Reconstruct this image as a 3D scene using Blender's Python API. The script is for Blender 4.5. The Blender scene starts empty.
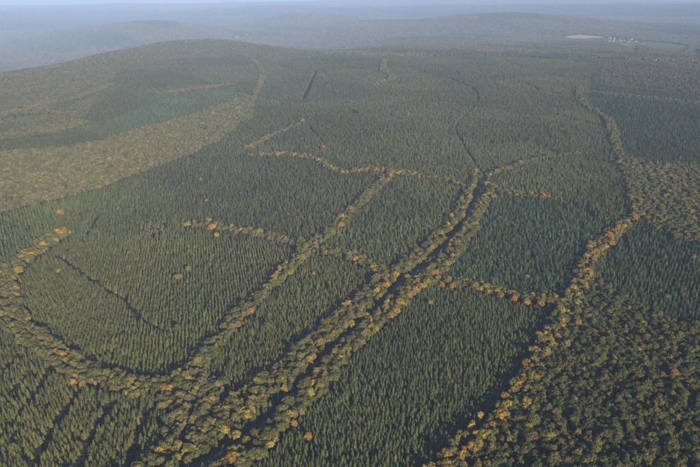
import bpy, math, random
import numpy as np
from mathutils import Vector
R = math.radians
rng = np.random.default_rng(11)
random.seed(5)
sc = bpy.context.scene
C = sc.collection

# ------------------------------------------------------------------ camera, sky, sun, exposure
CAM_Z, FPX, CX, CY = 400.0, 687.0, 350.0, 233.5
PITCH = math.atan((CY + 0.5) / FPX)
cam_data = bpy.data.cameras.new("camera")
cam_data.sensor_width = 36.0
cam_data.lens = FPX / 700.0 * 36.0
cam_data.clip_start, cam_data.clip_end = 1.0, 150000.0
cam = bpy.data.objects.new("camera", cam_data)
cam.location = (0, 0, CAM_Z)
cam.rotation_euler = (R(90) - PITCH, 0, 0)
C.objects.link(cam)
sc.camera = cam

SUN_EL, SUN_AZ = R(15.0), math.atan2(0.43, -0.97)       # low sun behind the camera, to the right
world = bpy.data.worlds.new("World")
sc.world = world
world.use_nodes = True
wn = world.node_tree
bg = wn.nodes["Background"]
sky = wn.nodes.new("ShaderNodeTexSky")
sky.sky_type = 'NISHITA'
sky.sun_disc = False
sky.sun_elevation, sky.sun_rotation = SUN_EL, SUN_AZ
sky.air_density, sky.dust_density, sky.ozone_density = 1.0, 1.5, 1.5
wn.links.new(sky.outputs[0], bg.inputs[0])
bg.inputs[1].default_value = 0.05

sl = bpy.data.lights.new("sun", 'SUN')
sl.energy, sl.angle, sl.color = 5.0, R(0.5), (1.0, 0.86, 0.62)
sun = bpy.data.objects.new("sun", sl)
sd = Vector((math.sin(SUN_AZ) * math.cos(SUN_EL), math.cos(SUN_AZ) * math.cos(SUN_EL), math.sin(SUN_EL)))
sun.rotation_euler = sd.to_track_quat('Z', 'Y').to_euler()
sun.location = (200, -300, 800)
C.objects.link(sun)

sc.view_settings.view_transform = 'Standard'
sc.view_settings.look = 'None'
sc.view_settings.exposure = 0.46
sc.view_settings.gamma = 1.0
sc.view_settings.use_curve_mapping = False
sc.render.engine = 'CYCLES'
sc.cycles.max_bounces = 4
sc.cycles.diffuse_bounces = 2
sc.cycles.volume_bounces = 1
sc.cycles.use_denoising = False
sc.cycles.caustics_reflective = sc.cycles.caustics_refractive = False

# ------------------------------------------------------------------ helpers
def tag(o, label=None, cat=None, group=None, kind=None):
    if label: o["label"] = label
    if cat: o["category"] = cat
    if group: o["group"] = group
    if kind: o["kind"] = kind
    return o

def mesh_obj(name, V, F, mats, parent=None, link=True, fmat=None, smooth=False):
    me = bpy.data.meshes.new(name)
    me.from_pydata([tuple(v) for v in V], [], [tuple(f) for f in F])
    for m in (mats if isinstance(mats, (list, tuple)) else [mats]): me.materials.append(m)
    if fmat is not None: me.polygons.foreach_set("material_index", np.asarray(fmat, np.int32))
    if smooth: me.polygons.foreach_set("use_smooth", np.ones(len(me.polygons), bool))
    me.update()
    o = bpy.data.objects.new(name, me)
    if link: C.objects.link(o)
    if parent: o.parent = parent
    return o

def sstep(a, b, x):
    t = np.clip((x - a) / (b - a), 0, 1)
    return t * t * (3 - 2 * t)

# ------------------------------------------------------------------ terrain
def depress_dir(px, py):
    X = (np.asarray(px, float) - CX) / FPX
    Y = (CY - np.asarray(py, float)) / FPX
    c, s = math.cos(PITCH), math.sin(PITCH)
    return X, c + Y * s, -s + Y * c            # world x, y, z of the viewing ray

_cx = np.array([-80, 0, 60, 100, 150, 190, 235, 260, 300, 340, 480, 590, 700, 800], float)
_cy = np.array([86, 80, 70, 58, 45, 39.5, 41, 46.5, 53.5, 56.5, 57, 60, 66, 70], float)
_cd = np.array([2900, 2900, 3300, 3700, 4400, 4900, 4900, 4500, 3900, 3570, 3600, 3600, 3500, 3500], float)
_X, _Y, _Z = depress_dir(_cx, _cy)
_az = np.degrees(np.arctan2(_X, _Y))
_zc = CAM_Z + _cd * _Z / np.hypot(_X, _Y) - 14.0
AZT = np.concatenate([[-180, -60], _az, [60, 180]])
DT = np.concatenate([[3000, 3000], _cd, [3500, 3000]])
ZT = np.concatenate([[60, 70], _zc, [100, 60]])
VAZ = np.array([-180, -40, -20, -10, -6, 0, 6, 12, 30, 180.])
VZ = np.array([-60, -170, -170, -150, -120, -60, 0, 25, 30, -60.])
_s = np.arange(-180, 180.01, 0.5)
_k = np.exp(-0.5 * (np.arange(-8, 9) / 3.2) ** 2); _k /= _k.sum()
def _sm(xp, fp): return np.convolve(np.pad(np.interp(_s, xp, fp), 8, mode='edge'), _k, 'valid')
DS, ZS, VS = _sm(AZT, DT), _sm(AZT, ZT), _sm(VAZ, VZ)
# far hills: azimuth, distance, rise, spread in azimuth, spread in distance
HILLS = [(-16, 10500, 255, 5.0, 1300), (-26, 20000, 230, 8, 3000), (-7, 18500, 270, 6, 2600), (2, 9300, 150, 5.5, 1200),
         (12, 10000, 120, 4, 1200), (18, 9800, 75, 5, 1200), (26, 9200, 60, 4, 1000), (9, 18000, 190, 8, 2500), (22, 17000, 110, 6, 2300),
         (-4, 12500, 230, 4, 1200), (30, 20000, 190, 9, 3000), (0, 27000, 300, 12, 4000), (-22, 29000, 330, 12, 4500), (20, 29000, 300, 13, 4200)]
def terrain(x, y):
    x, y = np.asarray(x, float), np.asarray(y, float)
    d = np.hypot(x, y) + 1e-6
    az = np.degrees(np.arctan2(x, y))
    D, Zc, V = np.interp(az, _s, DS), np.interp(az, _s, ZS), np.interp(az, _s, VS)
    p = np.clip((d - 450) / (D - 450), 0, 1.0)
    q = p ** 1.15
    near = Zc * (q - 0.10 * np.sin(math.pi * 2 * p) * p * 0.5)
    w = np.interp(az, [-4, 6], [3000, 4200])
    t = sstep(0, 1, (d - D * 0.985) / w)
    far = np.zeros_like(d)
    for a, hd, hz, sa, sdv in HILLS:
        far = far + hz * np.exp(-0.5 * (((az - a) / sa) ** 2 + ((d - hd) / sdv) ** 2))
    far = far + 26 * np.sin(x / 690 + 1.3) * np.sin(y / 830 + 0.4) + 13 * np.sin(x / 310 + y / 505) * np.sin(y / 375 - x / 810)
    base = sstep(30000, 66000, d) * 260
    und = (4.0 * np.sin(x / 210 + 0.7) * np.sin(y / 260 + 1.1) + 2.2 * np.sin(x / 95 + y / 140)) * sstep(250, 800, d)
    return near * (1 - t) + (V + far + base) * t + und

def unproject(pts, h=14.0):
    """pixels of the photograph -> ground positions: the viewing ray meets the tree tops h above the terrain"""
    pts = np.asarray(pts, float).reshape(-1, 2)
    X, Y, Z = depress_dir(pts[:, 0], pts[:, 1])
    n = np.hypot(X, Y)
    t = np.full(len(pts), 250.0); done = np.zeros(len(pts), bool)
    for _ in range(2600):
        step = np.maximum(4.0, t * 0.003)
        nt = t + step
        below = CAM_Z + Z / n * nt < terrain(X / n * nt, Y / n * nt) + h
        upd = ~done & ~below
        t = np.where(upd, nt, t)
        done |= below
        if done.all() or t.max() > 45000: break
    lo, hi = t.copy(), t + np.maximum(4.0, t * 0.003)
    for _ in range(14):
        m = (lo + hi) / 2
        b = CAM_Z + Z / n * m < terrain(X / n * m, Y / n * m) + h
        hi = np.where(b, m, hi); lo = np.where(b, lo, m)
    return np.stack([X / n * lo, Y / n * lo], 1)

def project(x, y, z):
    c, s = math.cos(PITCH), math.sin(PITCH)
    dz = z - CAM_Z
    f = y * c - dz * s
    u = y * s + dz * c
    return CX + FPX * x / f, CY - FPX * u / f, f

def in_poly(P, x, y):
    r = np.zeros(x.shape, bool)
    n = len(P); j = n - 1
    for i in range(n):
        xi, yi = P[i]; xj, yj = P[j]
        if yi != yj:
            c = ((yi > y) != (yj > y)) & (x < (xj - xi) * (y - yi) / (yj - yi) + xi)
            r ^= c
        j = i
    return r

def dist_line(P, x, y):
    d = np.full(x.shape, 1e9)
    for (ax, ay), (bx, by) in zip(P[:-1], P[1:]):
        ex, ey = bx - ax, by - ay
        t = np.clip(((x - ax) * ex + (y - ay) * ey) / (ex * ex + ey * ey + 1e-9), 0, 1)
        d = np.minimum(d, np.hypot(x - ax - t * ex, y - ay - t * ey))
    return d

def resample(P, step):
    P = np.asarray(P, float)
    Q = []                                       # Catmull-Rom through the traced points
    E = np.vstack([2 * P[0] - P[1], P, 2 * P[-1] - P[-2]])
    for i in range(1, len(E) - 2):
        n = max(2, int(np.hypot(*(E[i + 1] - E[i])) / step))
        for k in range(n):
            t = k / n
            Q.append(0.5 * ((2 * E[i]) + (-E[i - 1] + E[i + 1]) * t + (2 * E[i - 1] - 5 * E[i] + 4 * E[i + 1] - E[i + 2]) * t * t + (-E[i - 1] + 3 * E[i] - 3 * E[i + 1] + E[i + 2]) * t ** 3))
    Q.append(P[-1])
    return np.array(Q)

# ------------------------------------------------------------------ materials
def new_mat(name):
    m = bpy.data.materials.new(name); m.use_nodes = True
    nt = m.node_tree
    return m, nt, nt.nodes["Principled BSDF"]

def foliage_mat(name, spread):
    m, nt, b = new_mat(name)
    at = nt.nodes.new("ShaderNodeAttribute"); at.attribute_type = 'INSTANCER'; at.attribute_name = "tint"
    lv = nt.nodes.new("ShaderNodeAttribute"); lv.attribute_name = "leaf_tone"
    mul = nt.nodes.new("ShaderNodeVectorMath"); mul.operation = 'SCALE'
    mr = nt.nodes.new("ShaderNodeMapRange")
    mr.inputs["To Min"].default_value, mr.inputs["To Max"].default_value = 1 - spread, 1 + spread
    nt.links.new(lv.outputs["Fac"], mr.inputs["Value"])
    nt.links.new(at.outputs["Vector"], mul.inputs[0]); nt.links.new(mr.outputs[0], mul.inputs["Scale"])
    nt.links.new(mul.outputs[0], b.inputs["Base Color"])
    b.inputs["Roughness"].default_value = 0.75
    b.inputs["Specular IOR Level"].default_value = 0.15
    return m
M_NEEDLE = foliage_mat("spruce_needles", 0.35)
M_LEAF = foliage_mat("broad_leaves", 0.45)

def flat_mat(name, col, col2=None, scale=1.0, rough=0.9, detail=4.0):
    m, nt, b = new_mat(name)
    b.inputs["Roughness"].default_value = rough
    b.inputs["Specular IOR Level"].default_value = 0.2
    if col2 is None: b.inputs["Base Color"].default_value = (*col, 1)
    else:
        g = nt.nodes.new("ShaderNodeNewGeometry")
        n = nt.nodes.new("ShaderNodeTexNoise"); n.inputs["Scale"].default_value = scale; n.inputs["Detail"].default_value = detail
        r = nt.nodes.new("ShaderNodeValToRGB")
        r.color_ramp.elements[0].position, r.color_ramp.elements[1].position = 0.35, 0.65
        r.color_ramp.elements[0].color, r.color_ramp.elements[1].color = (*col, 1), (*col2, 1)
        nt.links.new(g.outputs["Position"], n.inputs["Vector"])
        nt.links.new(n.outputs["Fac"], r.inputs[0]); nt.links.new(r.outputs[0], b.inputs["Base Color"])
    return m
M_BARK = flat_mat("bark", (0.05, 0.038, 0.028), (0.09, 0.075, 0.06), 1.5)
M_ASPHALT = flat_mat("asphalt", (0.15, 0.15, 0.155), (0.20, 0.20, 0.20), 0.6)
M_VERGE = flat_mat("verge_grass", (0.06, 0.085, 0.026), (0.11, 0.115, 0.045), 0.15)
M_TRACK = flat_mat("track_soil", (0.16, 0.13, 0.09), (0.22, 0.18, 0.12), 0.2)
M_STUBBLE = flat_mat("stubble", (0.52, 0.41, 0.19), (0.60, 0.48, 0.24), 0.01)
M_GREENFIELD = flat_mat("meadow", (0.10, 0.16, 0.045), (0.15, 0.19, 0.06), 0.008)
M_WALLS = [flat_mat("pale_render", (0.55, 0.53, 0.50)), flat_mat("stone_render", (0.45, 0.40, 0.33))]
M_ROOFS = [flat_mat("slate_roof", (0.09, 0.09, 0.11)), flat_mat("tile_roof", (0.26, 0.10, 0.06)), flat_mat("metal_roof", (0.55, 0.56, 0.58))]
M_GLASS = flat_mat("window_glass", (0.03, 0.035, 0.04), rough=0.2)

# ground: forest floor; far away it carries the patchwork of woods too small to see as trees
M_GROUND, nt, b = new_mat("forest_floor")
geo = nt.nodes.new("ShaderNodeNewGeometry")
def noise(scale, detail=5):
    n = nt.nodes.new("ShaderNodeTexNoise"); n.inputs["Scale"].default_value = scale; n.inputs["Detail"].default_value = detail
    nt.links.new(geo.outputs["Position"], n.inputs["Vector"]); return n.outputs["Fac"]
def ramp(fac, stops):
    r = nt.nodes.new("ShaderNodeValToRGB"); e = r.color_ramp.elements
    while len(e) < len(stops): e.new(0.5)
    for k, (p, c) in zip(e, stops): k.position, k.color = p, (*c, 1)
    nt.links.new(fac, r.inputs[0]); return r.outputs[0]
def mix(f, a, c):
    m = nt.nodes.new("ShaderNodeMix"); m.data_type = 'RGBA'
    nt.links.new(f, m.inputs[0]); nt.links.new(a, m.inputs[6]); nt.links.new(c, m.inputs[7]); return m.outputs[2]
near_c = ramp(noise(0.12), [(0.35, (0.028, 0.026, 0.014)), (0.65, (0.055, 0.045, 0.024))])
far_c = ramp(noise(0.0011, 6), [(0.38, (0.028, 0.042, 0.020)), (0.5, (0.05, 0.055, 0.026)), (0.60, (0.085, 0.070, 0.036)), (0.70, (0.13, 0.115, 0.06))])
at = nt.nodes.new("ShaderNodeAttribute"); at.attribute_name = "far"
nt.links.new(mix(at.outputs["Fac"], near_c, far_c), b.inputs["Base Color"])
b.inputs["Roughness"].default_value = 1.0
b.inputs["Specular IOR Level"].default_value = 0.0
bump = nt.nodes.new("ShaderNodeBump"); bump.inputs["Distance"].default_value = 9.0; bump.inputs["Strength"].default_value = 0.9
nt.links.new(noise(0.06, 3), bump.inputs["Height"]); nt.links.new(bump.outputs[0], b.inputs["Normal"])

# ------------------------------------------------------------------ the ground, one sheet to the horizon
azs = np.radians(np.concatenate([np.arange(-180, -48, 4.0), np.arange(-48, 48, 0.22), np.arange(48, 180, 4.0)]))
ds = np.concatenate([np.arange(0, 6000, 40.0), 6000 * (78000 / 6000) ** (np.arange(0, 201) / 200)])
ds[0] = 1.0
na, nd = len(azs), len(ds)
GX = np.sin(azs)[:, None] * ds; GY = np.cos(azs)[:, None] * ds
GZ = terrain(GX, GY)
verts = np.stack([GX, GY, GZ], -1).reshape(-1, 3)
ii, jj = np.meshgrid(np.arange(na), np.arange(nd - 1), indexing='ij')
i2 = (ii + 1) % na
faces = np.stack([ii * nd + jj, i2 * nd + jj, i2 * nd + jj + 1, ii * nd + jj + 1], -1).reshape(-1, 4)[:, ::-1]
me = bpy.data.meshes.new("ground")
me.vertices.add(len(verts)); me.vertices.foreach_set("co", verts.ravel())
me.loops.add(faces.size); me.loops.foreach_set("vertex_index", faces.ravel().astype(np.int32))
me.polygons.add(len(faces)); me.polygons.foreach_set("loop_start", np.arange(0, faces.size, 4, dtype=np.int32))
me.update(calc_edges=True)
me.polygons.foreach_set("use_smooth", np.ones(len(faces), bool))
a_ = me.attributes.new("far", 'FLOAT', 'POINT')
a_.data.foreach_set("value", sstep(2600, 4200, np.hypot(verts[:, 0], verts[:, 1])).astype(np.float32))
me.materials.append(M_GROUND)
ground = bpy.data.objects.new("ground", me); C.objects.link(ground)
tag(ground, kind="structure")
ZMIN = float(verts[:, 2].min())

# ------------------------------------------------------------------ layout traced from the photograph (pixel -> ground)
def gline(px, h=9.0, step=12.0): return resample(unproject(px, h), step)
def gpoly(px, h=9.0): return unproject(px, h)

ROAD = gline([(120, 540), (160, 500), (198, 468), (230, 447), (263, 427), (303, 384), (343, 341), (376, 312), (396, 287), (415, 273), (434, 256), (450, 242),
              (464, 224), (474, 202), (484, 184), (481, 173), (470, 157), (459, 138), (456, 128), (466, 115), (477, 104), (476, 93), (464, 85), (440, 76), (410, 69)], 2.0)
BELTS = [   # centre line, half width in metres, share of gold, name
    (gline([(60, 232), (45, 243), (20, 262), (4, 280), (8, 300), (23, 324), (42, 342), (60, 354), (80, 372), (117, 381), (147, 388), (187, 378)]), 16, 0.10, "curved belt"),
    (gline([(187, 378), (205, 352), (228, 331), (243, 310), (262, 294), (283, 274), (306, 250), (330, 232), (350, 212), (377, 187), (390, 174)]), 11, 0.08, "diagonal belt"),
    (gline([(250, 147), (266, 138), (285, 130), (303, 122)]), 7, 0.5, "upper belt"),
    (gline([(252, 155), (285, 154), (313, 158), (333, 169), (348, 172), (367, 169), (393, 172), (413, 174), (433, 178), (450, 181), (466, 187)]), 7, 0.35, "upper belt"),
    (gline([(185, 224), (210, 226), (235, 230), (255, 233), (300, 243), (318, 249), (340, 252), (373, 265), (398, 276)]), 9, 0.14, "cross belt"),
    (gline([(400, 520), (440, 470), (466, 442), (483, 432), (500, 412), (520, 388), (532, 366), (549, 338), (562, 316), (575, 296), (583, 278), (590, 258), (606, 238), (626, 222), (638, 214)]), 10, 0.42, "golden line"),
    (gline([(400, 297), (425, 284), (445, 280), (466, 283), (500, 292), (530, 297), (566, 302)]), 9, 0.40, "orange hedge"),
    (gline([(488, 184), (500, 191), (523, 194), (543, 197), (566, 200)]), 6, 0.35, "thin belt"),
    (gline([(480, 178), (516, 165), (543, 157), (580, 153)]), 5, 0.15, "thin belt"),
    (gline([(580, 87), (580, 100), (597, 112), (610, 123), (616, 145), (622, 160), (632, 185), (638, 214)]), 12, 0.08, "thin belt"),
    (gline([(600, 93), (640, 97), (700, 103), (740, 107)]), 13, 0.05, "thin belt"),
    (gline([(385, 60), (383, 70), (392, 77), (375, 85)]), 14, 0.25, "upper belt"),
    (gline([(167, 92), (200, 88), (236, 84)]), 14, 0.0, "red strip"),
    (gline([(-15, 120), (40, 105), (78, 97), (112, 84)]), 15, 0.0, "pale strip"), (gline([(-15, 138), (50, 131), (90, 121)]), 13, 0.0, "pale strip"),
    (gline([(255, 60), (262, 75), (255, 95), (248, 120)]), 9, 0.1, "upper belt"),
]
GAPS = [(gline([(350, 108), (357, 113)]), 11.0), (gline([(360, 126), (372, 128), (386, 131)]), 7.0), (gline([(556, 113), (575, 118), (600, 124)]), 9.0), (gline([(483, 139), (492, 141)]), 8.0), (gline([(526, 82), (540, 89)]), 8.0), (gline([(163, 118), (196, 108)]), 5.0), (gline([(506, 60), (525, 67)]), 9.0),
        (gline([(57, 252), (90, 275), (125, 297)]), 4.2), (gline([(125, 297), (145, 318), (170, 328)]), 4.2),
        (gline([(50, 366), (32, 392), (10, 420)]), 4.2), (gline([(80, 384), (55, 420), (30, 462), (15, 490)]), 4.2),
        (gline([(110, 398), (88, 437), (70, 480)]), 4.2), (gline([(146, 405), (132, 450), (120, 490)]), 4.2), (gline([(30, 372), (0, 392), (-20, 400)]), 4.2),
        (gline([(197, 394), (183, 440), (180, 480)]), 2.6), (gline([(16, 352), (0, 366), (-30, 380)]), 4.2),
        (gline([(316, 71), (311, 82), (303, 99)]), 9.0), (gline([(308, 125), (325, 143)]), 3.5),
        (gline([(566, 200), (580, 206), (596, 216)]), 6.0), (gline([(456, 452), (480, 425), (500, 398), (520, 366), (542, 325), (552, 306)]), 2.6),
        (gline([(626, 131), (660, 141), (700, 154)]), 4.5), (gline([(600, 118), (650, 128), (700, 139)]), 4.0), (gline([(85, 232), (92, 224), (97, 214)]), 4.0),
        (gline([(480, 178), (474, 197), (466, 216), (448, 236)]), 7.0)]
ROADSIDE_L = gline([(90, 520), (170, 455), (212, 430), (245, 404), (285, 372), (325, 335), (358, 306), (385, 280), (412, 260), (440, 238), (460, 212), (472, 185), (478, 172)])
ROADSIDE_R = gline([(190, 520), (235, 462), (262, 440), (300, 398), (338, 356), (368, 326), (395, 303), (415, 283), (440, 266), (462, 240), (478, 212), (490, 190)])
BROAD = [   # woods of broadleaved trees: polygon, share of gold, palette
    (gpoly([(412, 560), (450, 468), (486, 436), (512, 412), (530, 388), (545, 360), (560, 328), (572, 305), (585, 285), (600, 280), (640, 308), (680, 324), (720, 322), (800, 330), (860, 560)]), 0.025, "dark"),
    (gpoly([(622, 158), (640, 162), (720, 170), (760, 250), (700, 248), (650, 226), (638, 212), (632, 185)]), 0.03, "tan"),
    (gpoly([(-60, 165), (0, 152), (60, 148), (100, 141), (160, 124), (205, 110), (250, 95), (246, 118), (222, 138), (183, 157), (130, 176), (100, 186), (50, 200), (0, 212), (-60, 220)]), 0.02, "tan"),
    (gpoly([(150, 392), (205, 362), (232, 380), (215, 418), (190, 445), (150, 500), (120, 540), (90, 540), (150, 470), (172, 440), (165, 405)]), 0.10, "tan"),
    (gpoly([(596, 61), (640, 64), (720, 72), (760, 100), (700, 94), (640, 86), (592, 82), (600, 72)]), 0.04, "brown"),
    (gpoly([(-60, 90), (0, 84), (60, 72), (100, 60), (150, 46), (190, 39), (235, 41), (262, 52), (255, 56), (230, 56), (167, 59), (133, 64), (110, 78), (82, 122), (60, 132), (0, 140), (-60, 150)]), 0.03, "brown"),
]
PATCHES = [gpoly(p) for p in ([(-20, 101), (20, 91), (48, 84), (62, 88), (30, 98), (-20, 112)], [(56, 100), (80, 90), (98, 84), (100, 92), (78, 104), (60, 110)], [(-20, 122), (25, 114), (60, 112), (40, 126), (-20, 136)], [(176, 44), (184, 44), (186, 55), (174, 56)], [(120, 60), (150, 51), (168, 50), (150, 57), (125, 66)])]
YOUNG = gpoly([(93, 131), (125, 112), (163, 98), (236, 86), (240, 97), (200, 108), (140, 125)])
BARE = gpoly([(138, 221), (152, 216), (166, 220), (168, 230), (152, 236), (140, 230)])
BLOCKS = [  # spruce compartments: polygon, row spacing, tree spacing, row angle, scale, tint
    ("front block", gpoly([(60, 640), (250, 466), (308, 396), (345, 350), (385, 315), (420, 290), (470, 288), (562, 303), (553, 336), (527, 380), (497, 418), (460, 458), (410, 560), (390, 640)]), 4.1, 4.3, 35, 0.87, (0.057, 0.068, 0.02)),
    ("teal block", gpoly([(430, 280), (470, 235), (485, 205), (500, 193), (560, 201), (604, 222), (612, 232), (590, 255), (570, 292), (560, 300), (500, 290)]), 5.1, 5.3, 20, 1.18, (0.045, 0.064, 0.026)),
    ("corner block", gpoly([(-300, 330), (0, 318), (25, 343), (75, 383), (100, 395), (150, 402), (172, 430), (190, 470), (150, 640), (-300, 640)]), 4.9, 5.2, 52, 1.02, (0.074, 0.078, 0.020)),
    ("left block", gpoly([(12, 300), (10, 280), (60, 240), (200, 232), (300, 248), (262, 292), (228, 330), (187, 376), (120, 379), (75, 366), (25, 322)]), 4.2, 4.5, 12, 0.92, (0.081, 0.085, 0.023)),
    ("road block", gpoly([(190, 380), (262, 296), (308, 252), (372, 266), (398, 280), (350, 325), (300, 360), (250, 398), (215, 415)]), 4.4, 4.6, 40, 0.95, (0.074, 0.077, 0.022)),
    ("dark block", gpoly([(600, 278), (612, 248), (640, 220), (700, 243), (780, 270), (780, 330), (700, 320), (680, 324), (642, 308)]), 5.1, 5.1, 60, 1.18, (0.036, 0.05, 0.019)),
    ("young block", YOUNG, 4.6, 4.6, 25, 0.8, (0.068, 0.095, 0.05)),
    ("light block", gpoly([(470, 142), (535, 140), (560, 152), (500, 168), (480, 170)]), 4.6, 4.8, 15, 0.85, (0.078, 0.09, 0.033)),
    ("far dark block", gpoly([(586, 92), (640, 99), (720, 108), (740, 165), (700, 162), (640, 158), (624, 154), (617, 138), (608, 118), (590, 106)]), 5.3, 5.5, 70, 1.2, (0.04, 0.052, 0.022)),  # far right stand, its spruces a darker green of their own
    ("ridge block", gpoly([(592, 70), (600, 84), (640, 89), (720, 97), (720, 104), (640, 95), (590, 90)]), 5.4, 5.6, 70, 1.3, (0.037, 0.05, 0.022)),
    ("open block", None, 5.2, 5.5, 28, 1.18, (0.066, 0.074, 0.025)),
]

# explicit autumn trees: pixel, crown width in pixels, colour
GOLD, ORANGE, YELLOW, RUST = (0.30, 0.195, 0.030), (0.32, 0.17, 0.033), (0.27, 0.225, 0.034), (0.19, 0.105, 0.042)
AUTUMN = [(386, 284, 10, ORANGE, "O"), (374, 266, 8, GOLD, "G"), (407, 276, 7, YELLOW, "Y"), (409, 287, 8, ORANGE, "O"), (420, 285, 9, GOLD, "G"), (400, 302, 11, GOLD, "G"),
          (409, 294, 8, GOLD, "G"), (396, 309, 8, ORANGE, "O"), (390, 314, 8, GOLD, "G"), (446, 263, 8, YELLOW, "Y"), (445, 275, 6, GOLD, "G"), (442, 283, 6, ORANGE, "O"), (452, 284, 8, ORANGE, "O"),
          (458, 277, 6, ORANGE, "O"), (500, 293, 8, ORANGE, "O"), (514, 297, 8, ORANGE, "O"), (527, 300, 7, GOLD, "G"), (532, 294, 7, ORANGE, "O"), (541, 302, 8, ORANGE, "O"),
          (525, 362, 8, ORANGE, "O"), (528, 368, 9, GOLD, "G"), (546, 345, 7, YELLOW, "Y"), (557, 335, 9, ORANGE, "O"), (562, 324, 11, GOLD, "G"), (578, 322, 9, YELLOW, "Y"),
          (519, 383, 12, GOLD, "G"), (507, 403, 11, YELLOW, "Y"), (500, 414, 12, GOLD, "G"), (493, 422, 9, GOLD, "G"), (483, 434, 12, YELLOW, "Y"), (505, 393, 9, ORANGE, "O"), (475, 447, 9, GOLD, "G"),
          (460, 458, 10, YELLOW, "Y"), (526, 445, 8, GOLD, "G"), (487, 456, 6, ORANGE, "O"), (638, 373, 8, RUST, "R"), (675, 374, 11, RUST, "R"), (585, 270, 10, GOLD, "G"), (583, 283, 9, YELLOW, "Y"),
          (609, 236, 10, ORANGE, "O"), (612, 242, 8, GOLD, "G"), (634, 218, 8, GOLD, "G"), (585, 287, 8, ORANGE, "O"), (594, 252, 8, GOLD, "G"),
          (233, 458, 14, GOLD, "G"), (236, 432, 10, YELLOW, "Y"), (284, 386, 8, GOLD, "G"), (333, 372, 6, ORANGE, "O"), (351, 322, 9, GOLD, "G"), (334, 331, 8, GOLD, "G"), (321, 327, 7, YELLOW, "Y"), (309, 357, 7, YELLOW, "Y"),
          (366, 313, 7, YELLOW, "Y"), (298, 397, 7, GOLD, "G"), (372, 325, 8, GOLD, "G"), (308, 433, 7, ORANGE, "O"), (294, 420, 7, GOLD, "G"),
          (350, 208, 8, ORANGE, "O"), (341, 224, 8, ORANGE, "O"), (376, 168, 5, ORANGE, "O"), (368, 168, 5, ORANGE, "O"), (391, 173, 6, GOLD, "G"), (303, 121, 5, ORANGE, "O"), (266, 138, 4, GOLD, "G"), (323, 146, 4, ORANGE, "O"),
          (62, 232, 9, ORANGE, "O"), (60, 212, 7, ORANGE, "O"), (43, 244, 7, GOLD, "G"), (31, 254, 7, ORANGE, "O"), (18, 270, 11, YELLOW, "Y"), (16, 293, 6, GOLD, "G"), (210, 227, 7, ORANGE, "O"), (208, 219, 6, YELLOW, "Y"),
          (82, 380, 6, ORANGE, "O"), (73, 379, 5, ORANGE, "O"), (102, 368, 5, ORANGE, "O"), (55, 349, 7, GOLD, "G"), (134, 386, 8, YELLOW, "Y"), (112, 384, 6, RUST, "R"), (216, 335, 5, YELLOW, "Y"), (494, 196, 6, ORANGE, "O"),
          (544, 195, 5, ORANGE, "O"), (643, 195, 5, ORANGE, "O"), (462, 215, 6, GOLD, "G"), (470, 196, 6, YELLOW, "Y"), (236, 231, 5, RUST, "R"), (300, 240, 5, GOLD, "G")]

# ------------------------------------------------------------------ tree shapes
def add_tone(me, tone):
    a = me.attributes.new("leaf_tone", 'FLOAT', 'POINT'); a.data.foreach_set("value", np.asarray(tone, np.float32))

def spruce_crown(rs, H=10.5, W=2.15):
    V, F, T = [], [], []
    tiers = rs.integers(9, 12)
    base = H * rs.uniform(0.14, 0.24)
    for k in range(tiers):
        f = k / (tiers - 1)
        z = base + (H * 0.965 - base) * (f ** 0.92)
        r = W * ((1 - f) ** 0.72 * 0.94 + 0.09) * rs.uniform(0.86, 1.12)
        nb = int(round(9 - 3 * f))
        a0 = rs.uniform(0, 6.28)
        for q in range(nb):
            a = a0 + q * 6.283 / nb + rs.uniform(-0.2, 0.2)
            rr = r * rs.uniform(0.72, 1.2)
            wd = rr * 0.40 + 0.12
            drop = rr * rs.uniform(0.32, 0.6)
            ca, sa = math.cos(a), math.sin(a)
            i = len(V); tone = rs.uniform(0, 1)
            V += [(0.03 * ca, 0.03 * sa, z + 0.34 + 0.08 * rr), (ca * rr * 0.58 - sa * wd, sa * rr * 0.58 + ca * wd, z - drop * 0.55),
                  (ca * rr, sa * rr, z - drop + 0.15), (ca * rr * 0.58 + sa * wd, sa * rr * 0.58 - ca * wd, z - drop * 0.55), (ca * rr * 0.6, sa * rr * 0.6, z - drop * 0.2 + 0.12)]
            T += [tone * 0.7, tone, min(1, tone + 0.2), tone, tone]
            F += [(i, i + 1, i + 4), (i + 1, i + 2, i + 4), (i + 2, i + 3, i + 4), (i + 3, i, i + 4)]
    i = len(V)
    for q in range(4): V.append((0.22 * math.cos(q * 1.571), 0.22 * math.sin(q * 1.571), H * 0.93)); T.append(.6)
    V.append((0, 0, H)); T.append(.9)
    F += [(i + q, i + (q + 1) % 4, i + 4) for q in range(4)]
    return V, F, T

def tube(p, q, r0, r1, n=6):
    p, q = Vector(p), Vector(q)
    d = (q - p).normalized(); u = d.orthogonal().normalized(); v = d.cross(u)
    V = [tuple(p + (u * math.cos(t) + v * math.sin(t)) * r0) for t in [6.283 * k / n for k in range(n)]] + \
        [tuple(q + (u * math.cos(t) + v * math.sin(t)) * r1) for t in [6.283 * k / n for k in range(n)]]
    F = [(k, (k + 1) % n, n + (k + 1) % n, n + k) for k in range(n)]
    return V, F

def join(parts):
    V, F = [], []
    for v, f in parts:
        o = len(V); V += list(v); F += [tuple(i + o for i in g) for g in f]
    return V, F

def spruce_trunk(H=9.6): return tube((0, 0, -0.6), (0, 0, H * 0.92), 0.26, 0.05, 6)

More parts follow.
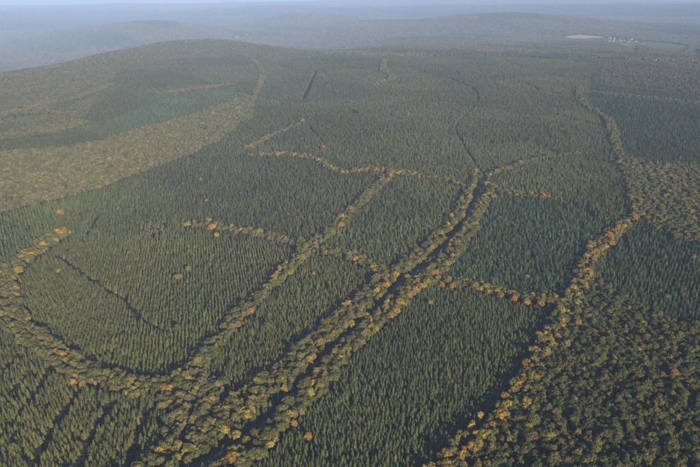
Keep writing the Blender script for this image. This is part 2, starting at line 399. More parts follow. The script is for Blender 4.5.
_t = (1 + 5 ** .5) / 2
ICO_V = np.array([(-1, _t, 0), (1, _t, 0), (-1, -_t, 0), (1, -_t, 0), (0, -1, _t), (0, 1, _t), (0, -1, -_t), (0, 1, -_t), (_t, 0, -1), (_t, 0, 1), (-_t, 0, -1), (-_t, 0, 1)]) / math.sqrt(1 + _t * _t)
ICO_F = [(0, 11, 5), (0, 5, 1), (0, 1, 7), (0, 7, 10), (0, 10, 11), (1, 5, 9), (5, 11, 4), (11, 10, 2), (10, 7, 6), (7, 1, 8), (3, 9, 4), (3, 4, 2), (3, 2, 6), (3, 6, 8), (3, 8, 9), (4, 9, 5), (2, 4, 11), (6, 2, 10), (8, 6, 7), (9, 8, 1)]

def leaf_crown(rs, H=17.0, W=5.0, lobes=15, per=52):
    """a crown of leaf sprays carried on uneven lobes"""
    V, F, T = [], [], []
    cz = H * 0.66; hz = H * 0.33
    C_ = []
    for k in range(lobes):
        for _ in range(30):
            p = rs.normal(size=3); p /= np.linalg.norm(p)
            if p[2] < -0.45: p[2] *= -1
            rad = rs.uniform(0.42, 0.75)
            c = np.array([p[0] * W * rad, p[1] * W * rad, cz + p[2] * hz * rad])
            if all(np.linalg.norm(c - o[0]) > W * 0.36 for o in C_): break
        C_.append((c, W * rs.uniform(0.27, 0.46), rs.uniform(0.15, 0.85)))
    C_.append((np.array([0, 0, cz]), W * 0.55, 0.4))
    for c, r, lt in C_:
        i = len(V)
        for v in ICO_V:
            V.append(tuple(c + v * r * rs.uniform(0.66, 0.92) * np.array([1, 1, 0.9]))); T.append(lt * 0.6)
        F += [tuple(i + q for q in f) for f in ICO_F]
        for _ in range(per):
            n = rs.normal(size=3); n /= np.linalg.norm(n)
            if n[2] < -0.55: continue
            p = c + n * r * rs.uniform(0.86, 1.12) * np.array([1, 1, 0.92])
            s = rs.uniform(0.34, 0.72)
            m = n + rs.normal(size=3) * 0.38; m /= np.linalg.norm(m)
            u = np.cross(m, rs.normal(size=3)); u /= np.linalg.norm(u); w = np.cross(m, u)
            i = len(V); t = np.clip(lt + rs.normal() * 0.2, 0, 1)
            V += [tuple(p + u * s), tuple(p + w * s * rs.uniform(.6, 1) + m * 0.12), tuple(p - u * s * rs.uniform(.7, 1)), tuple(p - w * s * rs.uniform(.6, 1) + m * 0.12)]
            T += [t] * 4
            F += [(i, i + 1, i + 2), (i, i + 2, i + 3)]
    return V, F, T

def leaf_trunk(rs, H=17.0, W=5.0):
    parts = [tube((0, 0, -0.6), (0.1, 0, H * 0.45), 0.34, 0.22, 7)]
    for k in range(5):
        a = k * 1.256 + rs.uniform(-.3, .3)
        parts.append(tube((0.1, 0, H * (0.36 + 0.02 * k)), (math.cos(a) * W * 0.55, math.sin(a) * W * 0.55, H * rs.uniform(0.6, 0.8)), 0.17, 0.05, 5))
    return join(parts)

def make_tree_meshes(kind, n):
    out = []
    for k in range(n):
        rs = np.random.default_rng(100 + k + (0 if kind == "spruce" else 50))
        if kind == "spruce":
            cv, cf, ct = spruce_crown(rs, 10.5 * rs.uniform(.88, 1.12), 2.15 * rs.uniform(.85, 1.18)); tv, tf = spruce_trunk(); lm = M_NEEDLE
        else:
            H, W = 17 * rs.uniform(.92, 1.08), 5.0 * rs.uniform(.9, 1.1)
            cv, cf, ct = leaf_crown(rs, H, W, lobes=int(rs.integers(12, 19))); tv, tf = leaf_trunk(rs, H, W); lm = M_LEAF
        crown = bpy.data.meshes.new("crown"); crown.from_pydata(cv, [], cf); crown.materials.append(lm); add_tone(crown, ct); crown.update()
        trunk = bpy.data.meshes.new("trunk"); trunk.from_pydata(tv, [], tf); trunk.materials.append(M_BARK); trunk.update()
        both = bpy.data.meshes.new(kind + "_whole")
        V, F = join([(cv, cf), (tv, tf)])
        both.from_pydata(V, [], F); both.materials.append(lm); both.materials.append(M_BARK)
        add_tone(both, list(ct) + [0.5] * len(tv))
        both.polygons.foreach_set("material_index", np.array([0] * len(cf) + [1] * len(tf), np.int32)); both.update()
        out.append((crown, trunk, both))
    return out
SPRUCE = make_tree_meshes("spruce", 7)
BROADT = make_tree_meshes("broadleaf", 9)

def clump_mesh(name, rs, kind):
    """a patch of far-off wood, 45 m across, crowns still separate"""
    V, F, T = [], [], []
    n = 9 if kind == "broad" else 12
    st = 45.0 / (5 if kind == "broad" else 7)
    g = 5 if kind == "broad" else 7
    for a in range(g):
        for b_ in range(g):
            x = (a + .5 - g / 2 + rs.uniform(-.35, .35)) * st; y = (b_ + .5 - g / 2 + rs.uniform(-.35, .35)) * st
            i = len(V); t = rs.uniform(0, 1)
            if kind == "broad":
                r = st * rs.uniform(.42, .68); zc = rs.uniform(9, 14)
                for v in ICO_V:
                    V.append((x + v[0] * r * rs.uniform(.75, 1.1), y + v[1] * r * rs.uniform(.75, 1.1), zc + v[2] * r * rs.uniform(.7, 1.1))); T.append(np.clip(t + rs.normal() * .15, 0, 1))
                F += [tuple(i + q for q in f) for f in ICO_F]
            else:
                h = rs.uniform(17, 24); r = st * rs.uniform(.42, .55)
                for k, (fz, fr) in enumerate([(0.3, 1.0), (0.62, .62)]):
                    j = len(V)
                    for q in range(6):
                        aa = q * 1.047 + rs.uniform(-.2, .2); V.append((x + math.cos(aa) * r * fr * rs.uniform(.7, 1.15), y + math.sin(aa) * r * fr * rs.uniform(.7, 1.15), h * fz)); T.append(t)
                    V.append((x, y, h * (0.75 if k == 0 else 1.0))); T.append(t)
                    F += [(j + q, j + (q + 1) % 6, j + 6) for q in range(6)]
    me = bpy.data.meshes.new(name); me.from_pydata(V, [], F); me.materials.append(M_LEAF if kind == "broad" else M_NEEDLE); add_tone(me, T); me.update()
    return me

def proto_collection(name, meshes):
    col = bpy.data.collections.new(name)
    for k, m in enumerate(meshes): col.objects.link(bpy.data.objects.new("%s_source" % name, m))
    return col

def scatter(name, col, nvar, x, y, z, rot, scl, tint, label):
    """one object of kind stuff: the trees past the 300 that are built singly"""
    n = len(x)
    me = bpy.data.meshes.new(name); me.vertices.add(n)
    me.vertices.foreach_set("co", np.stack([x, y, z], 1).astype(np.float32).ravel())
    def att(nm, ty, arr, key):
        a = me.attributes.new(nm, ty, 'POINT'); a.data.foreach_set(key, np.ascontiguousarray(arr, dtype=np.int32 if ty == 'INT' else np.float32).ravel())
    att("turn", 'FLOAT_VECTOR', np.stack([rot * 0, rot * 0, rot], 1), "vector")
    att("size", 'FLOAT_VECTOR', scl, "vector")
    att("tint", 'FLOAT_VECTOR', tint, "vector")
    att("shape", 'INT', rng.integers(0, nvar, n), "value")
    me.update()
    o = bpy.data.objects.new(name, me); C.objects.link(o)
    ng = bpy.data.node_groups.new(name, 'GeometryNodeTree')
    ng.interface.new_socket("Geometry", in_out='INPUT', socket_type='NodeSocketGeometry')
    ng.interface.new_socket("Geometry", in_out='OUTPUT', socket_type='NodeSocketGeometry')
    N = ng.nodes; L = ng.links
    gi, go = N.new("NodeGroupInput"), N.new("NodeGroupOutput")
    ci = N.new("GeometryNodeCollectionInfo"); ci.inputs["Collection"].default_value = col
    ci.inputs["Separate Children"].default_value = True; ci.inputs["Reset Children"].default_value = True
    ip = N.new("GeometryNodeInstanceOnPoints"); ip.inputs["Pick Instance"].default_value = True
    def named(nm, ty):
        a = N.new("GeometryNodeInputNamedAttribute"); a.data_type = ty; a.inputs["Name"].default_value = nm; return a.outputs["Attribute"]
    er = N.new("FunctionNodeEulerToRotation")
    L.new(named("turn", 'FLOAT_VECTOR'), er.inputs[0])
    L.new(gi.outputs[0], ip.inputs["Points"]); L.new(ci.outputs[0], ip.inputs["Instance"])
    L.new(named("shape", 'INT'), ip.inputs["Instance Index"]); L.new(er.outputs[0], ip.inputs["Rotation"]); L.new(named("size", 'FLOAT_VECTOR'), ip.inputs["Scale"])
    L.new(ip.outputs[0], go.inputs[0])
    md = o.modifiers.new("scatter", 'NODES'); md.node_group = ng
    tag(o, label, kind="stuff")
    return o

# ------------------------------------------------------------------ the road through the forest
def strip(name, line, half, lift, mat, thick=0.35):
    L_ = resample(line[::2], 8.0)
    T_ = np.gradient(L_, axis=0); T_ /= np.linalg.norm(T_, axis=1)[:, None]
    Nn = np.stack([-T_[:, 1], T_[:, 0]], 1)
    n = len(L_)
    l, r = L_ + Nn * half, L_ - Nn * half
    wl_, wr_ = L_ + Nn * 10.0, L_ - Nn * 10.0      # road and verge share one bed
    zc = np.maximum(np.maximum(terrain(wl_[:, 0], wl_[:, 1]), terrain(wr_[:, 0], wr_[:, 1])), terrain(L_[:, 0], L_[:, 1])) + lift
    V = np.concatenate([np.column_stack([l, zc]), np.column_stack([r, zc]), np.column_stack([l, zc - thick - lift]), np.column_stack([r, zc - thick - lift])])
    F = []
    for k in range(n - 1):
        F += [(k, n + k, n + k + 1, k + 1), (2 * n + k, k, k + 1, 2 * n + k + 1), (n + k, 3 * n + k, 3 * n + k + 1, n + k + 1)]
    o = mesh_obj(name, V, F, mat, smooth=False)
    tag(o, kind="structure")
    return o
strip("road_verge", ROAD, 10.0, 0.5, M_VERGE, 1.2)
strip("road", ROAD, 3.0, 0.62, M_ASPHALT, 0.3)

# ------------------------------------------------------------------ tree positions
HALF_AZ = 31.0
def visible(x, y, mpx=45):
    z = terrain(x, y) + 12
    u, v, f = project(x, y, z)
    return (f > 50) & (u > -mpx) & (u < 700 + mpx) & (v < 467 + 75)

def grid(sx, sy, ang, jit, dmax, poly=None):
    a = R(ang); ca, sa = math.cos(a), math.sin(a)
    if poly is not None: cor = np.array(poly)
    else:
        w = dmax * math.tan(R(HALF_AZ)); cor = np.array([(-w, 300), (w, 300), (-w, dmax), (w, dmax)])
    U, W = cor[:, 0] * ca + cor[:, 1] * sa, -cor[:, 0] * sa + cor[:, 1] * ca
    us, ws = np.arange(U.min(), U.max(), sx), np.arange(W.min(), W.max(), sy)
    u, w = np.meshgrid(us, ws, indexing='ij'); u, w = u.ravel(), w.ravel()
    u = u + rng.uniform(-jit, jit, u.size) * sx; w = w + rng.uniform(-jit, jit, w.size) * sy
    x, y = u * ca - w * sa, u * sa + w * ca
    k = (np.hypot(x, y) < dmax) & (y > 300)
    k[k] = visible(x[k], y[k])
    return x[k], y[k]

DMAX = 5000.0
def beyond_crest(x, y):
    az = np.degrees(np.arctan2(x, y)); return np.hypot(x, y) > np.interp(az, _s, DS) * 1.06

def gap_mask(x, y):
    g = dist_line(ROAD, x, y) < np.interp(np.hypot(x, y), [600, 1100, 1700, 2600], [7.0, 4.9, 3.3, 5.8]) + 1.0 * np.sin(x / 23 + y / 31)
    for l, h in GAPS: g |= dist_line(l, x, y) < h
    return g

def broad_zone(x, y):
    """index into zones of broadleaved growth, -1 where spruces stand"""
    zone = np.full(x.shape, -1)
    wob = 3.0 * np.sin(x / 17.0 + y / 29.0) + 2.0 * np.sin(x / 7.3 - y / 11.0) + 6.0 * np.sin(x / 63.0 + y / 47.0) * np.sin(y / 71.0 - x / 120.0)
    for k, (P, g, pal) in enumerate(BROAD):
        m = in_poly(P, x + wob, y + wob); zone[m & (zone < 0)] = k
    for P in PATCHES: zone[in_poly(P, x + wob, y + wob)] = -1
    d0 = np.hypot(x, y); a0 = np.degrees(np.arctan2(x, y))
    zone[(a0 < -6.5) & (d0 > np.interp(a0, _s, DS) * 0.87) & (zone < 0)] = 5
    for k, (l, h, g, nm) in enumerate(BELTS):
        m = dist_line(l[::2], x, y) < h * (1.15 if h < 11 else 0.92) + wob * 0.4; zone[m] = 20 + k
    dl, dr = dist_line(ROADSIDE_L[::2], x, y), dist_line(ROADSIDE_R[::2], x, y)
    d0 = np.hypot(x, y)
    wl = np.interp(d0, [500, 900, 1500], [18, 14, 9.5]); wr = np.interp(d0, [500, 900, 1500], [16, 13, 9])
    zone[dl < wl + wob * .5] = 60; zone[dr < wr + wob * .5] = 61
    return zone

# --- spruces
SX, SY, SS, ST, SB = [], [], [], [], []
used = []
for bi, (bn, P, sx, sy, ang, scl, tint) in enumerate(BLOCKS):
    x, y = grid(sx, sy, ang, 0.28, DMAX, P)
    if P is not None: m = in_poly(P, x, y)
    else:
        m = ~beyond_crest(x, y)
        for q in BLOCKS[:-1]: m &= ~in_poly(q[1], x, y)
    for q in BLOCKS[:bi]:
        if P is not None and q[1] is not None: m &= ~in_poly(q[1], x, y)
    x, y = x[m], y[m]
    m = (broad_zone(x, y) < 0) & ~gap_mask(x, y) & (rng.random(x.size) > 0.05 + 0.22 * (np.sin(x / 13 + 2 * np.sin(y / 21)) * np.sin(y / 17 + 1.5 * np.sin(x / 26)) > 0.55)) & ~(in_poly(BARE, x, y) & (rng.random(x.size) < 0.55))
    x, y = x[m], y[m]
    patch = 0.5 + 0.5 * np.sin(x / 61 + 1.7 * np.sin(y / 83)) * np.sin(y / 74 + 1.3 * np.sin(x / 97))
    h = scl * rng.normal(1.0, 0.15, x.size).clip(0.55, 1.38) * (0.94 + 0.12 * patch)
    t = np.array(tint)[None] * (rng.normal(1, 0.16, x.size).clip(.55, 1.6) * (0.9 + .2 * patch))[:, None] * (1 + rng.normal(0, 0.05, (x.size, 3)))
    if bn == "open block":      # stands of different age within the large plantation
        sa = np.sign(np.sin((x * 0.83 + y * 0.56) / 128.0 + 0.6 * np.sin(y / 350))) ; sb = np.sign(np.sin((y * 0.83 - x * 0.56) / 175.0 + 0.9 + 0.5 * np.sin(x / 290)))
        stand = sa * sb
        t *= (1 + 0.10 * stand)[:, None]; t[:, 2] *= 1 - 0.08 * sa; h *= 1 - 0.07 * stand
    dead = rng.random(x.size) < 0.008; t[dead] = np.array((0.12, 0.095, 0.05)) * rng.uniform(.7, 1.1, dead.sum())[:, None]
    SX.append(x); SY.append(y); SS.append(h); ST.append(t); SB.append(np.full(x.size, bi))
# a few browned spruces at the edge of the bare patch
bx, by = grid(7, 7, 10, 0.4, DMAX, BARE)
m = in_poly(BARE, bx, by) & (rng.random(bx.size) > 0.62); bx, by = bx[m], by[m]
SX.append(bx); SY.append(by); SS.append(rng.uniform(.7, 1.1, bx.size)); ST.append(np.tile((0.15, 0.105, 0.07), (bx.size, 1))); SB.append(np.full(bx.size, 99))
SX, SY, SS, ST, SB = map(np.concatenate, (SX, SY, SS, ST, SB))
SW = SS * rng.uniform(.98, 1.22, SS.size); SS = SS * 0.9

# --- broadleaved trees
NAMES = ["olive green", "dark green", "dull olive", "tan", "brown"]
PAL = {"dark": [(0.074, 0.080, 0.022), (0.053, 0.066, 0.020), (0.092, 0.088, 0.028), (0.108, 0.092, 0.035), (0.100, 0.076, 0.032)],
       "tan": [(0.110, 0.108, 0.036), (0.092, 0.098, 0.036), (0.128, 0.118, 0.044), (0.146, 0.124, 0.056), (0.132, 0.104, 0.050)],
       "brown": [(0.080, 0.080, 0.033), (0.084, 0.082, 0.034), (0.100, 0.090, 0.041), (0.110, 0.092, 0.048), (0.112, 0.082, 0.046)],
       "belt": [(0.118, 0.118, 0.030), (0.090, 0.102, 0.028), (0.132, 0.124, 0.037), (0.150, 0.130, 0.048), (0.134, 0.106, 0.042)],
       "red": [(0.125, 0.092, 0.05)] * 5}
GAIN = dict(dark=1.0, tan=0.9, brown=0.92, belt=0.84, red=1.0)
PAL = {k: [(tuple(GAIN[k] * q for q in c), nm) for c, nm in zip(v, NAMES)] for k, v in PAL.items()}
PW = np.array([0.34, 0.24, 0.22, 0.14, 0.06])
x, y = grid(5.6, 5.6, 17, 0.46, DMAX)
m = ~beyond_crest(x, y); x, y = x[m], y[m]
zone = broad_zone(x, y)
zone[(zone < 0) & (rng.random(x.size) < 0.0012)] = 62
far_d = np.hypot(x, y)
m = (zone >= 0) & ~gap_mask(x, y) & ~((far_d > 2200) & (rng.random(x.size) < 0.35))
x, y, zone = x[m], y[m], zone[m]
n = x.size
big = rng.random(n) < np.where(zone >= 20, 0.28, 0.17)
wid = np.where(zone >= 20, 0.88, 0.94) * np.where(big, rng.uniform(0.95, 1.5, n), rng.normal(0.70, 0.14, n).clip(0.42, 1.0))
hei = np.where(big, rng.uniform(0.98, 1.2, n), 0.62 + 0.42 * wid + rng.normal(0, 0.09, n)) * np.where(zone >= 20, 0.84, 0.84)
ci = np.array([rng.choice(5, p=PW) for _ in range(n)])
gold = np.zeros(n); pal = np.full(n, "belt", dtype=object)
for k, (P, g, p_) in enumerate(BROAD): gold[zone == k] = g; pal[zone == k] = p_
for k, (l, h, g, nm) in enumerate(BELTS):
    gold[zone == 20 + k] = g
    if nm == "red strip": pal[zone == 20 + k] = "red"
gold[zone >= 60] = 0.19; gold[zone == 62] = 0.35
isg = rng.random(n) < gold * np.where(np.hypot(x, y) > 1700, 0.2, 1.0)
AUC = [((0.24, 0.175, 0.034), "golden"), ((0.19, 0.165, 0.032), "yellow"), ((0.22, 0.143, 0.036), "orange"), ((0.17, 0.140, 0.036), "golden")]
cname = np.empty(n, dtype=object); BT = np.zeros((n, 3))
for i in range(n):
    if isg[i]: col, cname[i] = AUC[rng.integers(0, 4)]
    else: col, cname[i] = PAL[pal[i]][ci[i]]
    BT[i] = col
BT *= rng.normal(1, 0.13, n).clip(.65, 1.5)[:, None]
BX, BY, BZONE = x, y, zone
BS = np.stack([wid, wid * rng.uniform(.88, 1.12, n), hei], 1)
# clear room round the explicit autumn trees
AP = unproject([(a[0], a[1]) for a in AUTUMN], 13.0)
keep = np.ones(n, bool); keeps = np.ones(SX.size, bool); AW = []
for (ax, ay), a in zip(AP, AUTUMN):
    slant = math.sqrt(ax * ax + ay * ay + (CAM_Z - float(terrain(ax, ay))) ** 2)
    w = float(np.clip(a[2] / FPX * slant / 10.0, 0.75, 1.45)); AW.append(w)
    keep &= np.hypot(BX - ax, BY - ay) > 3.6 * w; keeps &= np.hypot(SX - ax, SY - ay) > 4.2 * w
BX, BY, BZONE, BS, BT, cname, isg = BX[keep], BY[keep], BZONE[keep], BS[keep], BT[keep], cname[keep], isg[keep]
SX, SY, SS, ST, SB, SW = SX[keeps], SY[keeps], SS[keeps], ST[keeps], SB[keeps], SW[keeps]
SZ, BZ = terrain(SX, SY), terrain(BX, BY)
ST, BT = ST * 1.42, BT * 1.38

# --- which trees show largest: these become things of their own
def largest(x, y, z, size, top, count):
    u, v, f = project(x, y, z + top)
    ok = (f > 0) & (u > 3) & (u < 697) & (v > 0) & (v < 463)
    app = np.where(ok, size / np.sqrt(x * x + y * y + (CAM_Z - z) ** 2), 0)
    return np.argsort(-app)[:count], u, v
s_idx, s_u, s_v = largest(SX, SY, SZ, np.ones_like(SS), 9 * SS, 300)
b_idx, b_u, b_v = largest(BX, BY, BZ, BS[:, 0], 13, 300)

def tree_thing(name, meshes, loc, rot, scl, tint):
    e = bpy.data.objects.new(name, None); e.empty_display_size = 2.0
    e.location = loc; e.rotation_euler = (0, 0, rot); e.scale = scl; C.objects.link(e)
    for part, me_ in (("trunk", meshes[1]), ("crown", meshes[0])):
        o = bpy.data.objects.new(part, me_); C.objects.link(o); o.parent = e
        o["tint"] = [float(t) for t in tint]
    return e

def ordinal(k):
    ones = ["", "first", "second", "third", "fourth", "fifth", "sixth", "seventh", "eighth", "ninth", "tenth", "eleventh", "twelfth", "thirteenth", "fourteenth", "fifteenth", "sixteenth", "seventeenth", "eighteenth", "nineteenth"]
    return ones[k] if k < 20 else ["", "", "twenty", "thirty", "forty", "fifty", "sixty", "seventy", "eighty", "ninety"][k // 10] + ("" if k % 10 else "th") + ("-" + ones[k % 10] if k % 10 else "")
def label_in_order(items, group):
    """items: (object, words, u); alike neighbours are counted from the left of the picture"""
    by = {}
    for e, w, u in items: by.setdefault(w, []).append((u, e))
    for w, l in by.items():
        l.sort(key=lambda t: t[0])
        for k, (u, e) in enumerate(l):
            tag(e, w if len(l) == 1 else "%s, %s from left" % (w, ordinal(k + 1)), "tree", group)

BLOCK_WORDS = {0: "between road and golden tree line", 2: "in the corner block with lanes"}
items = []
for i in s_idx:
    e = tree_thing("spruce_tree", SPRUCE[rng.integers(0, 7)], (SX[i], SY[i], SZ[i]), rng.uniform(0, 6.28), (SW[i], SW[i], SS[i]), ST[i])
    u, v = s_u[i], s_v[i]
    where = BLOCK_WORDS.get(int(SB[i]), "beside the broadleaved trees near bottom")
    rel = SS[i] / 0.9 / (BLOCKS[int(SB[i])][5] if SB[i] < 50 else 1.0)
    tall = "tall" if rel > 1.08 else ("short" if rel < 0.92 else "mid-height")
    q = ST[i].sum() / 1.42 / np.sum(BLOCKS[int(SB[i])][6] if SB[i] < 50 else ST[i])
    hue = "yellowish green" if q > 1.1 else ("dark green" if q < 0.92 else "green")
    row = "at bottom edge" if v > 447 else ("near bottom" if v > 428 else "farther back")
    items.append((e, "%s %s spruce %s %s" % (tall, hue, where, row), u))
label_in_order(items, "spruces nearest the bottom edge")

def zone_words(z):
    if z == 0: return "in the mixed wood right of golden line"
    if z == 60: return "in the belt left of forest road"
    if z == 62: return "standing alone among the spruces"
    if z == 61: return "in the belt right of forest road"
    if z == 3: return "where the curved belt meets the road"
    if z >= 20: return {"curved belt": "in the curved belt", "golden line": "in the golden line", "diagonal belt": "in the diagonal belt", "orange hedge": "in the hedge behind the front block"}.get(BELTS[z - 20][3], "between spruce blocks")
    return "in the mixed wood"
items = []
for i in b_idx:
    e = tree_thing("broadleaf_tree", BROADT[rng.integers(0, 9)], (BX[i], BY[i], BZ[i]), rng.uniform(0, 6.28), tuple(BS[i]), BT[i])
    size = "huge" if BS[i, 0] > 1.25 else ("large" if BS[i, 0] > 1.05 else "mid-sized")
    items.append((e, "%s %s broadleaved tree %s" % (size, cname[i], zone_words(int(BZONE[i]))), b_u[i]))
label_in_order(items, "broadleaved trees in the near woods and belts")

# --- the conspicuous autumn trees, every one a thing
CN = {"O": "orange", "G": "golden", "Y": "yellow", "R": "rust brown"}
CB = dict(O=ORANGE, G=GOLD, Y=YELLOW, R=RUST)
def near_words(x, y):
    best = min([(float(dist_line(l, np.array([x]), np.array([y]))[0]), nm) for l, h, g, nm in BELTS])
    dl = float(dist_line(ROAD, np.array([x]), np.array([y]))[0])
    if dl < 38: return "beside the forest road"
    if best[0] < 32:
        return {"curved belt": "in the curved belt round the left spruce block", "diagonal belt": "in the diagonal belt crossing the plantations", "upper belt": "in the thin belt among the upper spruce blocks", "cross belt": "in the belt above the left spruce block",
                "golden line": "in the golden line bordering the front spruce block", "orange hedge": "in the hedge behind the front spruce block", "thin belt": "in the thin belt above the teal spruce block"}.get(best[1], "among spruces")
    if in_poly(BROAD[0][0], np.array([x]), np.array([y]))[0]: return "inside the mixed wood right of the golden line"
    if in_poly(BROAD[1][0], np.array([x]), np.array([y]))[0]: return "inside the tan wood above the dark spruce block"
    return "among the trees at the left edge" if x < -300 else "among the trees"
seen = {}
for k in sorted(range(len(AUTUMN)), key=lambda k: -AUTUMN[k][1]):
    a, (ax, ay), w = AUTUMN[k], AP[k], AW[k]
    col = np.array(CB[a[4]]) * rng.uniform(.88, 1.2)
    e = tree_thing("autumn_tree", BROADT[rng.integers(0, 9)], (ax, ay, float(terrain(ax, ay))), rng.uniform(0, 6.28), (w, w, 0.42 + 0.48 * w), col)
    key = (CN[a[4]], near_words(ax, ay)); c_ = seen[key] = seen.get(key, -1) + 1
    tag(e, "bright %s tree %s, %s from bottom" % (key[0], key[1], ordinal(c_ + 1)), "tree", "autumn coloured trees in the belts")

# --- all others
rest = np.ones(SX.size, bool); rest[s_idx] = False
scatter("spruce_forest", proto_collection("spruce", [t[2] for t in SPRUCE]), 7, SX[rest], SY[rest], SZ[rest], rng.uniform(0, 6.28, rest.sum()),
        np.stack([SW, SW, SS], 1)[rest], ST[rest], "dark green spruce plantations in rows filling the blocks")
rest = np.ones(BX.size, bool); rest[b_idx] = False
scatter("broadleaf_forest", proto_collection("broadleaf", [t[2] for t in BROADT]), 9, BX[rest], BY[rest], BZ[rest], rng.uniform(0, 6.28, rest.sum()),
        BS[rest], BT[rest], "olive and tan broadleaved woods and belts between the spruce blocks")

# ------------------------------------------------------------------ far fields, village and towns
FIELDS = [("M_STUBBLE", [(565, 36.3), (580, 34.9), (605, 36.9), (597, 38.2), (570, 37.9)]), ("M_GREENFIELD", [(642, 41.8), (664, 42.6), (690, 46.5), (676, 49.8), (650, 46)]),
          ("M_GREENFIELD", [(628, 45.5), (640, 45), (639, 47.5), (630, 48)]), ("M_STUBBLE", [(618, 43.8), (628, 44.4), (628, 46.4), (619, 45.6)]), ("M_GREENFIELD", [(688, 50.5), (704, 51.5), (704, 54), (690, 52.6)]),
          ("M_GREENFIELD", [(604, 39), (622, 40), (640, 42), (634, 44), (612, 42.5)])]
fpolys = []
def hull(P):
    P = sorted(map(tuple, P)); out_ = []
    for seq in (P, P[::-1]):
        h_ = []
        for p in seq:
            while len(h_) > 1 and (h_[-1][0] - h_[-2][0]) * (p[1] - h_[-2][1]) - (h_[-1][1] - h_[-2][1]) * (p[0] - h_[-2][0]) <= 0: h_.pop()
            h_.append(p)
        out_ += h_[:-1]
    return np.array(out_)
for mn, px in FIELDS:
    P = hull(np.vstack([unproject(px, 1.0), unproject(px, 12.0 if mn == 'M_STUBBLE' else 24.0)])); fpolys.append(hull(np.vstack([P, P + (P - P.mean(0)) * 0.03, P - P / np.linalg.norm(P, axis=1)[:, None] * 30])))
    c = P.mean(0); V, F = [], []
    nr = 8
    m_ = len(P); D_ = np.array([P[k] + (P[(k + 1) % m_] - P[k]) * t_ / 6 for k in range(m_) for t_ in range(6)]); m_ = len(D_)
    for r_ in range(nr + 1):
        for p in D_:
            q = c + (p - c) * r_ / nr; V.append((q[0], q[1], float(terrain(q[0], q[1])) + 2.5))
    for r_ in range(nr):
        F += [(r_ * m_ + k, (r_ + 1) * m_ + k, (r_ + 1) * m_ + (k + 1) % m_, r_ * m_ + (k + 1) % m_) for k in range(m_)]
    o = mesh_obj("field", V, F, globals()[mn], smooth=True); tag(o, kind="structure")

def house_meshes(L_, W_, H_, RH):
    a, b2 = L_ / 2, W_ / 2
    wall = ([(-a, -b2, -1), (a, -b2, -1), (a, b2, -1), (-a, b2, -1), (-a, -b2, H_), (a, -b2, H_), (a, b2, H_), (-a, b2, H_), (-a, 0, H_ + RH), (a, 0, H_ + RH)],
            [(0, 1, 5, 4), (1, 2, 6, 9, 5), (2, 3, 7, 6), (3, 0, 4, 8, 7)])
    o_ = .5; t = .3; k = RH / b2
    e = b2 + o_
    rv = [(-a - o_, -e, H_ - o_ * k), (a + o_, -e, H_ - o_ * k), (a + o_, 0, H_ + RH), (-a - o_, 0, H_ + RH), (-a - o_, e, H_ - o_ * k), (a + o_, e, H_ - o_ * k)]
    rv = [(x, y, z + .05) for x, y, z in rv] + [(x, y, z + .05 + t) for x, y, z in rv]
    roof = (rv, [(6, 7, 8, 9), (9, 8, 11, 10), (1, 0, 3, 2), (2, 3, 4, 5), (0, 1, 7, 6), (5, 4, 10, 11), (0, 6, 9, 3), (3, 9, 10, 4), (2, 8, 7, 1), (5, 11, 8, 2)])
    return wall, roof
HM = []
for q in range(5):
    wl_, rf_ = house_meshes(random.uniform(11, 17), random.uniform(8, 11), random.uniform(4.5, 6.5), random.uniform(2.5, 4))
    hm = []
    for d_ in (wl_, rf_):
        me_ = bpy.data.meshes.new("house_part"); me_.from_pydata(d_[0], [], d_[1]); me_.update(); hm.append(me_)
    HM.append(hm)
def variant(me_, mat):
    c_ = me_.copy(); c_.materials.append(mat); return c_
HV = [[(variant(h[0], w_), variant(h[1], r_)) for w_ in M_WALLS for r_ in M_ROOFS] for h in HM]
win_me = bpy.data.meshes.new("window"); win_me.from_pydata([(-.6, 0, 0), (.6, 0, 0), (.6, 0, 1.4), (-.6, 0, 1.4), (-.6, -.06, 0), (.6, -.06, 0), (.6, -.06, 1.4), (-.6, -.06, 1.4)], [], [(4, 5, 6, 7), (0, 4, 7, 3), (1, 2, 6, 5), (3, 7, 6, 2), (0, 1, 5, 4)]); win_me.materials.append(M_GLASS)

def settlement(px, n, spread, label, group, white=0.7, big=1.0):
    c = unproject([px], 2.0)[0]; put = []; made = []
    for k in range(n):
        for _ in range(40):
            p = c + np.array([random.gauss(0, spread), random.gauss(0, spread * 1.3)])
            if all(np.hypot(*(p - q)) > 24 * big for q in put): break
        put.append(p)
        e = bpy.data.objects.new("house", None); C.objects.link(e)
        s = big * random.uniform(.9, 1.25)
        e.location = (p[0], p[1], float(terrain(*p)) + 0.4); e.rotation_euler = (0, 0, random.uniform(0, 3.14)); e.scale = (s, s, s)
        v = random.choice(HV)[random.choice([0, 1, 2] if random.random() < white else [3, 4, 5])]
        for nm, me_ in (("wall", v[0]), ("roof", v[1])):
            o = bpy.data.objects.new(nm, me_); C.objects.link(o); o.parent = e
        made.append((float(project(p[0], p[1], float(terrain(*p)))[0]), e))
    for k, (u, e) in enumerate(sorted(made, key=lambda t: t[0])): tag(e, "%s, %s from left" % (label, ordinal(k + 1)), "house", group)
    return c, np.array(put)
CLEAR = []
for args in [((620, 40), 24, 110, "small far house in the hilltop village beside the tan field", "village houses on the hilltop", 0.4, 1.1),
             ((33, 49), 11, 120, "tiny white building in the hazy valley at far left", "buildings in the left valley town", 0.4, 1.1),
             ((245, 35), 13, 170, "tiny white building in the valley behind the rounded hill", "buildings in the middle valley town", 0.4, 1.2),
             ((322, 53), 8, 50, "tiny house in the dip right of the rounded hill", "houses in the dip behind the ridge", 0.8, 1.0)]:
    c, put = settlement(*args); CLEAR.append((c, put))

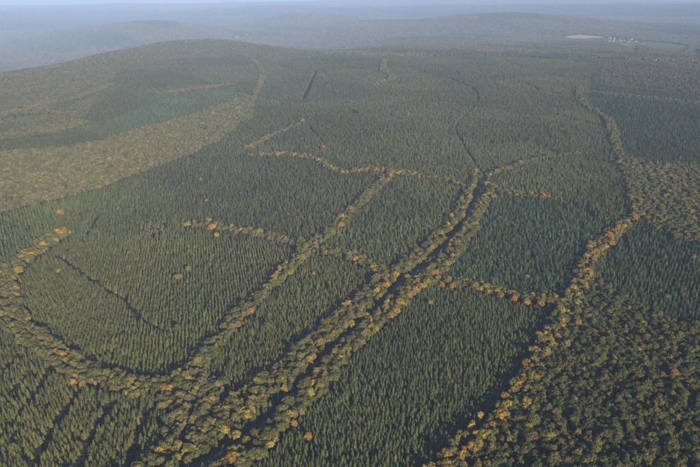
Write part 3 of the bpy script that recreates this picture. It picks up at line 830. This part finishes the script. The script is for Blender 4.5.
# ------------------------------------------------------------------ far-off woods
x, y = grid(40, 40, 9, 0.4, 14000.0)
az = np.degrees(np.arctan2(x, y)); d = np.hypot(x, y)
m = (d > np.interp(az, _s, DS) * 1.045) & (np.abs(az) < HALF_AZ)
for P in fpolys: m &= ~in_poly(P, x, y)
for c, put in CLEAR:
    for p in put: m &= np.hypot(x - p[0], y - p[1]) > 46
x, y = x[m], y[m]
nz = np.sin(x / 430 + 1.1 * np.sin(y / 690)) * np.sin(y / 520 + 1.4 * np.sin(x / 610)) + 0.5 * np.sin(x / 170 + y / 230) + rng.normal(0, .18, x.size)
az = np.degrees(np.arctan2(x, y)); d = np.hypot(x, y)
spr = nz > 0.42
fc_b = proto_collection("far_broadleaf", [clump_mesh("far_broadleaf", np.random.default_rng(900 + k), "broad") for k in range(5)])
fc_s = proto_collection("far_spruce", [clump_mesh("far_spruce", np.random.default_rng(950 + k), "spruce") for k in range(5)])
for nm, sel, col, cc, lb in (("far_broadleaf_woods", ~spr, fc_b, np.array([(0.085, 0.078, 0.038), (0.10, 0.074, 0.042), (0.075, 0.078, 0.036)]), "brownish broadleaved woods on the far hazy hills"),
                             ("far_spruce_woods", spr, fc_s, np.array([(0.042, 0.056, 0.026), (0.048, 0.06, 0.028), (0.04, 0.054, 0.03)]), "dark patches of far spruce wood on the hazy hills")):
    k = sel.sum(); t = cc[rng.integers(0, 3, k)] * 1.25 * rng.normal(1, .12, k).clip(.6, 1.4)[:, None]
    s = rng.uniform(.9, 1.1, k)
    scatter(nm, col, 5, x[sel], y[sel], terrain(x[sel], y[sel]) - 0.5, rng.integers(0, 4, k) * 1.5708, np.stack([s, s, s], 1), t, lb)

# ------------------------------------------------------------------ haze: one closed box of air
HB, ZT_ = 84000.0, CAM_Z + 40.0
zb = ZMIN - 1.0
hv = [(sx_ * HB, sy_ * HB, z_) for z_ in (zb, ZT_) for sx_, sy_ in ((-1, -1), (1, -1), (1, 1), (-1, 1))]
M_HAZE = bpy.data.materials.new("haze_air"); M_HAZE.use_nodes = True
nt = M_HAZE.node_tree; nt.nodes.clear()
out = nt.nodes.new("ShaderNodeOutputMaterial"); pv = nt.nodes.new("ShaderNodeVolumePrincipled")
pv.inputs["Color"].default_value = (0.385, 0.555, 1.0, 1)
pv.inputs["Density"].default_value = 7.6e-5
pv.inputs["Anisotropy"].default_value = -0.25
nt.links.new(pv.outputs[0], out.inputs["Volume"])
haze = mesh_obj("haze", hv, [(3, 2, 1, 0), (4, 5, 6, 7), (0, 1, 5, 4), (1, 2, 6, 5), (2, 3, 7, 6), (3, 0, 4, 7)], M_HAZE)
tag(haze, "thin blue morning haze over the forest", kind="stuff")
print("COUNTS spruce", SX.size, "broad", BX.size, "far", x.size, "zmin", ZMIN, "zmax", float(verts[:, 2].max()))
